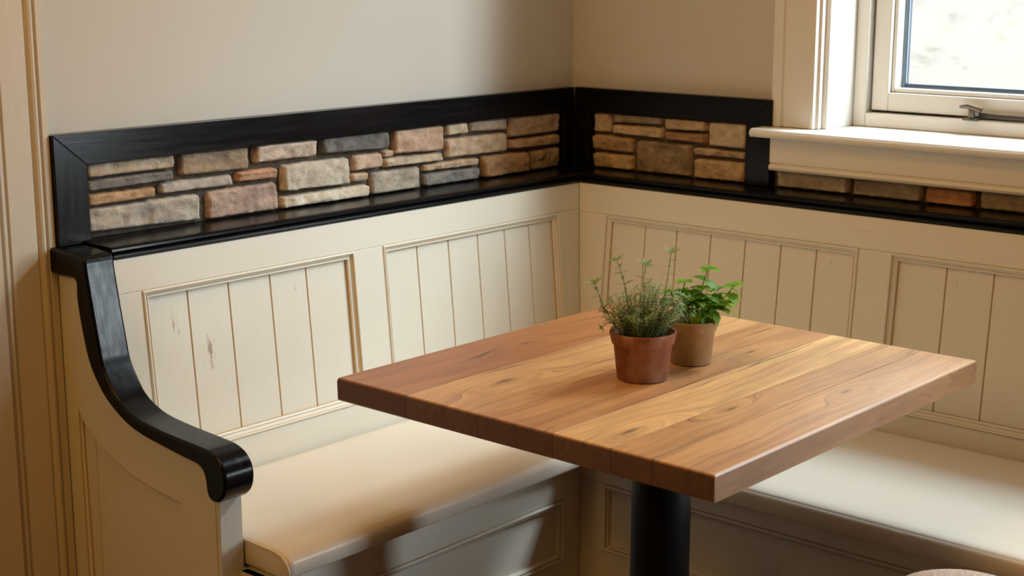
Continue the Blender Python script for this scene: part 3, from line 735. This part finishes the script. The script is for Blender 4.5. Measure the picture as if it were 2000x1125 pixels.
# ------------------------------------------------------------------ seat cushions
def cushion(name, x0, x1, y0, y1, z0, z1, front, r=.026):
    """soft pad: rounded-box with a swollen top; front = 'x' or 'y-' is the bull-nosed side"""
    bm = bmesh.new(); nx = max(8, int((x1 - x0) / .025)); ny = max(8, int((y1 - y0) / .025)); nz = 6
    def P(s, t, q):
        X = x0 + (x1 - x0) * s; Y = y0 + (y1 - y0) * t; Z = z0 + (z1 - z0) * q
        def cl(v, a, b, rr): return min(max(v, a + rr), b - rr)
        rx0 = .006; rx1 = r if front == 'x' else .008; ry0 = r if front == 'y' else .008
        Q = Vector((min(max(X, x0 + rx0), x1 - rx1), min(max(Y, y0 + ry0), y1 - .006), min(max(Z, z0 + .010), z1 - (.020))))
        d = Vector((X, Y, Z)) - Q
        def sc(v, lim): return v / lim if lim else 0
        lx = rx1 if d.x > 0 else rx0; ly = ry0 if d.y < 0 else .006; lz = .020 if d.z > 0 else .010
        e = Vector((d.x / lx, d.y / ly, d.z / lz)); m = max(abs(e.x), abs(e.y), abs(e.z)); l = e.length
        if l > 1e-6: e = e * (m / l)
        out = Q + Vector((e.x * lx, e.y * ly, e.z * lz))
        if q > .4: out.z += .007 * math.sin(PI * min(max(s, 0), 1)) ** .7 * math.sin(PI * min(max(t, 0), 1)) ** .5 * q * (1 + .25 * noise.noise((X * 6, Y * 6, 2)))
        return out
    cache = {}
    def V(s, t, q):
        k = (round(s, 5), round(t, 5), round(q, 5))
        if k not in cache: cache[k] = bm.verts.new(P(s, t, q))
        return cache[k]
    def sp(n, lo, hi): # clustered spacing near the ends
        a = [0, .004, .010, .018]; b = [1 - v for v in reversed(a)]
        return sorted(set(a + [i / n for i in range(1, n)] + b))
    S = sp(nx, 0, 1); T = sp(ny, 0, 1); Q = [0, .1, .2, .45, .6, .72, .82, .9, .96, 1]
    for a, b in zip(S, S[1:]):
        for c_, d in zip(T, T[1:]):
            for q in (0, 1): bm.faces.new((V(a, c_, q), V(b, c_, q), V(b, d, q), V(a, d, q)))
    for q0, q1 in zip(Q, Q[1:]):
        for a, b in zip(S, S[1:]):
            for t_ in (0, 1): bm.faces.new((V(a, t_, q0), V(b, t_, q0), V(b, t_, q1), V(a, t_, q1)))
        for a, b in zip(T, T[1:]):
            for s in (0, 1): bm.faces.new((V(s, a, q0), V(s, b, q0), V(s, b, q1), V(s, a, q1)))
    return bm
CZ = .409
cl_ = thing('seat_cushion', 'cream leather seat cushion on the longer bench beside the black arm', 'cushion', (.38, -1.08, CZ), 'leather bench cushions')
obj('cushion_pad', cushion('c', .172, .592, -1.492, -.682, CZ, .456, 'x'), 'leather', cl_, smooth=True)
def piping(parent, pts, r=.0024):
    bm = bmesh.new(); tube(bm, pts, r, 8); obj('piping', bm, 'leather', parent)
piping(cl_, [(.30, -1.4915, .4575), (.45, -1.4915, .4578), (.555, -1.4915, .4562), (.574, -1.4915, .4520), (.586, -1.4915, .4420), (.5925, -1.4915, .430), (.5925, -1.4915, .414)])
cr = thing('seat_cushion', 'cream leather seat cushion on the shorter bench under the window', 'cushion', (1.2, -.42, CZ), 'leather bench cushions')
obj('cushion_pad', cushion('c', .172, 1.755, -.678, -.170, CZ, .457, 'y'), 'leather', cr, smooth=True)

# ------------------------------------------------------------------ table
TX0, TX1, TY0, TY1, TZ, TT = .619, 1.389, -1.395, -.565, .76, .041
tb = thing('table', 'square reclaimed wood plank table on a black pedestal', 'table', (1.004, -.98, 0))
bm = bmesh.new(); cl = bm.verts.layers.float_color.new('Col')
seams = [TX0, .784, .945, 1.098, 1.208, 1.283, TX1]
tone = [.10, .60, .42, .95, .55, .50]
for k in range(6):
    a, b = seams[k], seams[k + 1]
    va_, vb_ = random.random(), tone[k]
    rows = []
    stn = [(TY0, .0035), (TY0 + .0008, .0016), (TY0 + .0022, .0004), (TY0 + .005, 0), (TY1 - .005, 0), (TY1 - .0022, .0004), (TY1 - .0008, .0016), (TY1, .0035)]
    for y, d in stn:
        R = []
        rnd = [(.0, -.0035), (.0008, -.0016), (.0022, -.0004), (.005, 0)]
        L = [(a + o_, TZ + z - d) for o_, z in rnd] if k == 0 else [(a + .0005, TZ - .0008 - d), (a + .0007, TZ - d)]
        Rr = [(b - o_, TZ + z - d) for o_, z in reversed(rnd)] if k == 5 else [(b - .0007, TZ - d), (b - .0005, TZ - .0008 - d)]
        ins = d if k == 0 else 0; ins2 = d if k == 5 else 0
        pr_ = [(a + (.0005 if k else ins * .3), TZ - TT + d)] + L + Rr + [(b - (.0005 if k < 5 else ins2 * .3), TZ - TT + d)]
        rows.append([bm.verts.new((x, y, z)) for x, z in pr_])
    m_ = len(rows[0])
    for p, q in zip(rows, rows[1:]):
        for i in range(m_): bm.faces.new((p[i], p[(i + 1) % m_], q[(i + 1) % m_], q[i])).smooth = k in (0, 5) and False
    bm.faces.new(rows[0]); bm.faces.new(rows[-1][::-1])
    for r in rows:
        for v in r: v[cl] = (va_, vb_, 0, 1)
o = obj('tabletop', bm, 'timber', tb); o['label'] = 'thick top of warm brown reclaimed planks'
bm = bmesh.new(); lathe(bm, [(0, .02), (.053, .02), (.053, .700), (.05, .7035), (0, .7035)], 1.004, -.98, 48)
obj('pedestal', bm, 'iron', tb)
bm = bmesh.new(); box(bm, .80, 1.21, -1.19, -.77, .704, .7186)
obj('mounting_plate', bm, 'iron', tb, bevel=.002)
bm = bmesh.new(); lathe(bm, [(0, .001), (.25, .001), (.25, .010), (.20, .016), (.07, .022), (.0, .022)], 1.004, -.98, 64)
obj('base_plate', bm, 'iron', tb)

# ------------------------------------------------------------------ potted herbs
RV = Vector((.7511, .6601, 0)); FV = Vector((-.66, .751, 0))   # across / away in plan, used to lay out the sprigs
def pot(name, label, cx, cy, r0, r1, h, mat, lip, groupname):
    root = thing(name, label, 'potted plant', (cx, cy, TZ), groupname)
    z = TZ + .0006; w = .005
    rb = r0 + (r1 - .004 - r0) * (h - lip) / h
    prof = [(0, z), (r0 - .002, z), (r0, z + .002), (rb - .0008, z + h - lip - .001), (rb + .0022, z + h - lip), (rb + .0030, z + h - lip + .003), (r1, z + h - .003), (r1 - .001, z + h - .0006), (r1 - .003, z + h),
            (r1 - w, z + h - .001), (r1 - w - .001, z + h - lip), (r1 - w - .003, z + h - .024), (0, z + h - .024)]
    bm = bmesh.new(); lathe(bm, prof, cx, cy, 56, .012)
    o = obj('pot', bm, mat, root)
    bm = bmesh.new(); rs = r1 - w - .0012
    G = []; n = 40
    for k in range(7):
        rr = rs * k / 6
        G.append([bm.verts.new((cx + rr * math.cos(2*PI*j/n), cy + rr * math.sin(2*PI*j/n), z + h - .011 + (.0035 * noise.noise((rr*90*math.cos(2*PI*j/n), rr*90*math.sin(2*PI*j/n), cx)) if k < 6 else -.004))) for j in range(n if k else 1)])
    for a, b in zip(G, G[1:]):
        for j in range(n):
            if len(a) == 1: bm.faces.new((a[0], b[j], b[(j+1) % n]))
            else: bm.faces.new((a[j], b[j], b[(j+1) % n], a[(j+1) % n]))
    obj('soil', bm, 'soil', root, smooth=True)
    return root, TZ + h
def leaf(bm, cl, base, d, up, L, Wd, tint, curl=.25, seg=3, serr=0, fold=.25):
    """a single blade: midrib from base along d, drooping away from up"""
    d = d.normalized(); side = d.cross(up)
    if side.length < 1e-4: side = d.orthogonal()
    side.normalize(); nrm = side.cross(d).normalized()
    rows = []
    for k in range(seg + 1):
        s = k / seg
        w = Wd * .5 * (math.sin(PI * min(s * .92 + .08, 1)) ** (.62 if seg > 4 else .8)) * (1 - (.18 if seg > 4 else .25) * s)
        if serr and 0 < k < seg: w *= 1 + (serr if k % 2 else -serr)
        c = base + d * (L * s) - nrm * (curl * L * s * s)
        if k == seg: rows.append([bm.verts.new(c)])
        else: rows.append([bm.verts.new(c + side * w + nrm * (w * fold)), bm.verts.new(c), bm.verts.new(c - side * w + nrm * (w * fold))])
    for r in rows:
        for v in r: v[cl] = (tint, tint, tint, 1)
    for a, b in zip(rows, rows[1:]):
        if len(b) == 3:
            bm.faces.new((a[0], a[1], b[1], b[0])).smooth = True; bm.faces.new((a[1], a[2], b[2], b[1])).smooth = True
        else:
            bm.faces.new((a[0], a[1], b[0])).smooth = True; bm.faces.new((a[1], a[2], b[0])).smooth = True
UP = Vector((0, 0, 1))
def sprig(bm, cl, pts, r, leafL, pitch, crown=5, start=.25, wide=.42, jit=.5):
    """stem with opposite leaf pairs and a tuft at the tip; leaf faces keep material 0, the stem is material 1"""
    C_ = catmull(pts, 6)
    tube(bm, C_, [r * (1 - .5 * i / len(C_)) for i in range(len(C_))], 5, 1)
    L = sum((b - a).length for a, b in zip(C_, C_[1:]))
    n = max(3, int(L * (1 - start) / pitch)); pr = resample(C_, 60)
    ang = random.random() * PI
    for k in range(n):
        s = start + (1 - start) * k / n; i = int(s * 59); p = pr[i]; d = (pr[min(i + 1, 59)] - pr[max(i - 1, 0)]).normalized()
        a0 = d.orthogonal().normalized(); b0 = d.cross(a0); ang += PI / 2 + random.uniform(-.3, .3)
        for sg in (0, PI):
            o = a0 * math.cos(ang + sg) + b0 * math.sin(ang + sg)
            ll = leafL * random.uniform(.75, 1.15) * (1 - .15 * s)
            leaf(bm, cl, p, o + d * random.uniform(.25, .25 + jit), d, ll, ll * wide, random.random(), .2, 2)
    p = C_[-1]; d = (C_[-1] - C_[-3]).normalized(); a0 = d.orthogonal().normalized(); b0 = d.cross(a0)
    for k in range(crown):
        an = 2 * PI * k / crown + random.random() * .5
        leaf(bm, cl, p, (a0 * math.cos(an) + b0 * math.sin(an)) + d * random.uniform(.35, .9), d, leafL * random.uniform(.9, 1.25), leafL * wide, .4 + .6 * random.random(), .15, 2)
def newleaf():
    bm = bmesh.new(); return bm, bm.verts.layers.float_color.new('Col')

# nearer pot: fine-leaved, thyme-like
P1 = Vector((1.012, -1.054, 0)); pot1, zr1 = pot('potted_herb', 'reddish terracotta pot of feathery grey-green herb, the nearer of two on the table', P1.x, P1.y, .0430, .0570, .083, 'terracotta', .021, 'herb pots on the table')
def at1(a, b, h): return P1 + RV * a + FV * b + UP * (zr1 + h)
bm, cl = newleaf()
for k in range(150):
    an = random.random() * 2 * PI; q = math.sqrt(random.random())
    bx, by = .030 * q * math.cos(an), .030 * q * math.sin(an)
    tx, ty = .074 * q * math.cos(an) + random.uniform(-.012, .012) + .007, .05 * q * math.sin(an) + random.uniform(-.012, .012)
    hh = random.uniform(.035, .085) * (1 - .3 * q * q)
    if tx < -.03: hh *= .8
    sprig(bm, cl, [at1(bx, by, -.010), at1(bx * .7 + tx * .3 + random.uniform(-.006, .006), by * .7 + ty * .3, hh * .35), at1(tx * .85, ty * .85, hh * .72), at1(tx + random.uniform(-.007, .007), ty, hh)], .0006, .0078, .0031, 6, .12, .30, .5)
obj('foliage', bm, ['thyme', 'stem'], pot1)
TS = [[(-.022, 0, -.010), (-.026, 0, .04), (-.034, -.004, .085), (-.046, -.006, .121)], [(-.03, -.01, -.010), (-.052, -.012, .018), (-.068, -.014, .045), (-.083, -.016, .083)],
      [(.0, .01, -.010), (.002, .01, .04), (.0, .012, .08), (.004, .012, .108)], [(.02, .006, -.010), (.032, .006, .04), (.040, .008, .088), (.045, .008, .131)],
      [(-.028, -.02, -.010), (-.045, -.026, .008), (-.058, -.03, .022), (-.07, -.03, .014)], [(.028, -.01, -.010), (.046, -.012, .03), (.055, -.012, .05), (.062, -.012, .062)]]
for i, S in enumerate(TS):
    bm, cl = newleaf(); sprig(bm, cl, [at1(*p) for p in S], .0013, .0180 if i < 4 else .012, .0105 if i < 4 else .006, 8, .2, .46, .25)
    obj('sprig', bm, ['thyme', 'stem'], pot1)

# farther pot: broad bright leaves
P2 = Vector((1.013, -.912, 0)); pot2, zr2 = pot('potted_herb', 'paler mossy terracotta pot of broad bright green leaves, behind the other on the table', P2.x, P2.y, .0360, .0480, .079, 'terracotta_pale', .019, 'herb pots on the table')
def at2(a, b, h): return P2 + RV * a + FV * b + UP * (zr2 + h)
def broad(bm, cl, p, d, L, t_=None, curl=.45, wide=.84):
    leaf(bm, cl, p, d, UP, L, L * wide, random.random() if t_ is None else t_, curl, 7, .10, .22)
bm, cl = newleaf()
MS = [[(.008, 0, -.010), (.012, 0, .03), (.018, 0, .06), (.026, 0, .089)], [(.016, -.004, -.010), (.035, -.006, .02), (.055, -.008, .04), (.073, -.01, .062)], [(-.01, .005, -.010), (-.014, .004, .03), (-.016, .0, .05), (-.014, -.004, .066)],
      [(.0, -.008, -.010), (.004, -.012, .02), (.010, -.016, .045), (.016, -.016, .058)], [(.014, .01, -.010), (.026, .014, .02), (.04, .016, .04), (.05, .018, .05)], [(-.012, -.01, -.010), (-.026, -.014, .012), (-.034, -.016, .03), (-.038, -.016, .05)],
      [(.012, -.014, -.010), (.028, -.02, .012), (.044, -.024, .024), (.056, -.026, .032)], [(.0, .0, -.010), (.0, -.006, .02), (.004, -.01, .034), (.006, -.012, .044)]]
for S in MS:
    pts = [at2(*p) for p in S]; C_ = catmull(pts, 6)
    tube(bm, C_, [.0014 * (1 - .4 * i / len(C_)) for i in range(len(C_))], 6, 1)
    R_ = resample(C_, 40); ang = random.random() * PI
    for s in (.45, .62, .8):
        p = R_[int(s * 39)]; ang += PI / 2
        for sg in (0, PI):
            d = RV * math.cos(ang + sg) + FV * math.sin(ang + sg) + UP * random.uniform(-.25, .6)
            broad(bm, cl, p, d, random.uniform(.024, .034) * (1.15 - .3 * s))
    for k in range(5):
        an = 2 * PI * k / 5 + random.random() * .6
        broad(bm, cl, C_[-1], RV * math.cos(an) + FV * math.sin(an) + UP * random.uniform(.15, .5), random.uniform(.018, .026), .5 + .5 * random.random(), .3)
for k in range(26):
    an = random.random() * 2 * PI; q = random.random() ** .5
    broad(bm, cl, at2(.008 + .034 * q * math.cos(an), .026 * q * math.sin(an) - .006, random.uniform(.008, .055) * (1 - .3 * q)), RV * math.cos(an) + FV * math.sin(an) + UP * random.uniform(-.5, .5), random.uniform(.018, .028), None, random.uniform(.2, .7))
for p, d, L in (((.052, -.02, .03), RV * 1 - UP * .25, .034), ((.066, -.01, .058), RV * 1 - UP * .55, .030), ((.004, -.03, .018), -UP * .6 - FV * .5, .03), ((.012, -.03, .022), RV * .4 - UP * .7 - FV * .4, .03), ((-.01, -.026, .03), -RV * .7 - UP * .2 - FV * .3, .028), ((.024, -.02, .04), RV * .7 + UP * .1 - FV * .4, .032), ((.03, -.02, .02), RV * .5 - UP * .4 - FV * .5, .028)):
    broad(bm, cl, at2(*p), d, L, None, .5)
obj('foliage', bm, ['mint', 'gstem'], pot2)

# ------------------------------------------------------------------ stool peeping in at the lower right
SX, SY = 1.590, -1.007
st = thing('stool', 'pale tweed topped round stool only just peeping in beside the shorter bench', 'stool', (SX, SY, 0))
bm = bmesh.new(); lathe(bm, [(0, .436), (.12, .436), (.138, .442), (.142, .454), (.138, .474), (.126, .496), (.104, .514), (.072, .527), (.036, .533), (0, .535)], SX, SY, 56)
obj('seat', bm, 'tweed', st)
bm = bmesh.new(); lathe(bm, [(0, .412), (.115, .412), (.115, .4355), (0, .4355)], SX, SY, 48); obj('seat_ring', bm, 'darkwood', st)
for k in range(4):
    an = PI / 4 + k * PI / 2; a = Vector((SX + .09 * math.cos(an), SY + .09 * math.sin(an), .4118)); b = Vector((SX + .15 * math.cos(an), SY + .15 * math.sin(an), .001))
    bm = bmesh.new(); tube(bm, [a, a.lerp(b, .35), a.lerp(b, .7), b], [.014, .019, .016, .012], 14); obj('leg', bm, 'darkwood', st)

# ------------------------------------------------------------------ light
w = bpy.data.worlds.new('sky'); bpy.context.scene.world = w; w.use_nodes = True
bg = w.node_tree.nodes['Background']; bg.inputs[0].default_value = (.82, .915, 1.0, 1); bg.inputs[1].default_value = 4.6
def area(name, loc, aim, sx, sy, power, col, spread=PI):
    l = bpy.data.lights.new(name, 'AREA'); l.shape = 'RECTANGLE'; l.size = sx; l.size_y = sy; l.energy = power; l.color = col; l.spread = spread
    o = bpy.data.objects.new(name, l); C.objects.link(o); o.location = loc
    o.rotation_euler = (Vector(aim) - Vector(loc)).to_track_quat('-Z', 'Y').to_euler(); return o
area('daylight', (2.62, .85, 2.45), (.6, -.8, .9), .42, 1.5, 112, (.80, .92, 1.0))
area('daylight_high', (1.62, .85, 2.85), (1.2, -.8, .6), .55, .5, 80, (.80, .92, 1.0))
area('added_low_light', (3.85, .70, 1.18), (.6, -.9, .45), 1.1, .9, 175, (.84, .93, 1.0))  # added low light outside the added door, aimed at the left bench
area('warm_fill', (.85, -1.75, 2.48), (.85, -1.7, 0), .8, .8, 12, (1.0, .51, .09))  # added warm fill from above, no visible fitting
area('warm_fill', (.95, -3.8, 2.45), (.9, -1.2, .6), 1.0, 1.0, 23, (1.0, .52, .10))  # second added warm fill, high behind the camera to the left

# ------------------------------------------------------------------ camera
cam = bpy.data.cameras.new('camera'); co = bpy.data.objects.new('camera', cam); C.objects.link(co)
yaw, pitch = .721, .20969
co.location = (2.5, -3.08304, 1.45)
co.rotation_euler = (PI / 2 - pitch, 0, yaw)
cam.sensor_width = 36; cam.lens = 2975.6 / 2000 * 36; cam.clip_start = .05
cam.dof.use_dof = True; cam.dof.focus_distance = 2.75; cam.dof.aperture_fstop = 9
sc = bpy.context.scene; sc.camera = co
vs = sc.view_settings; vs.view_transform = 'Standard'; vs.look = 'None'; vs.gamma = 1; vs.use_curve_mapping = False; vs.exposure = -.25
for o in bpy.data.objects:
    if 'base0' in o: del o['base0']
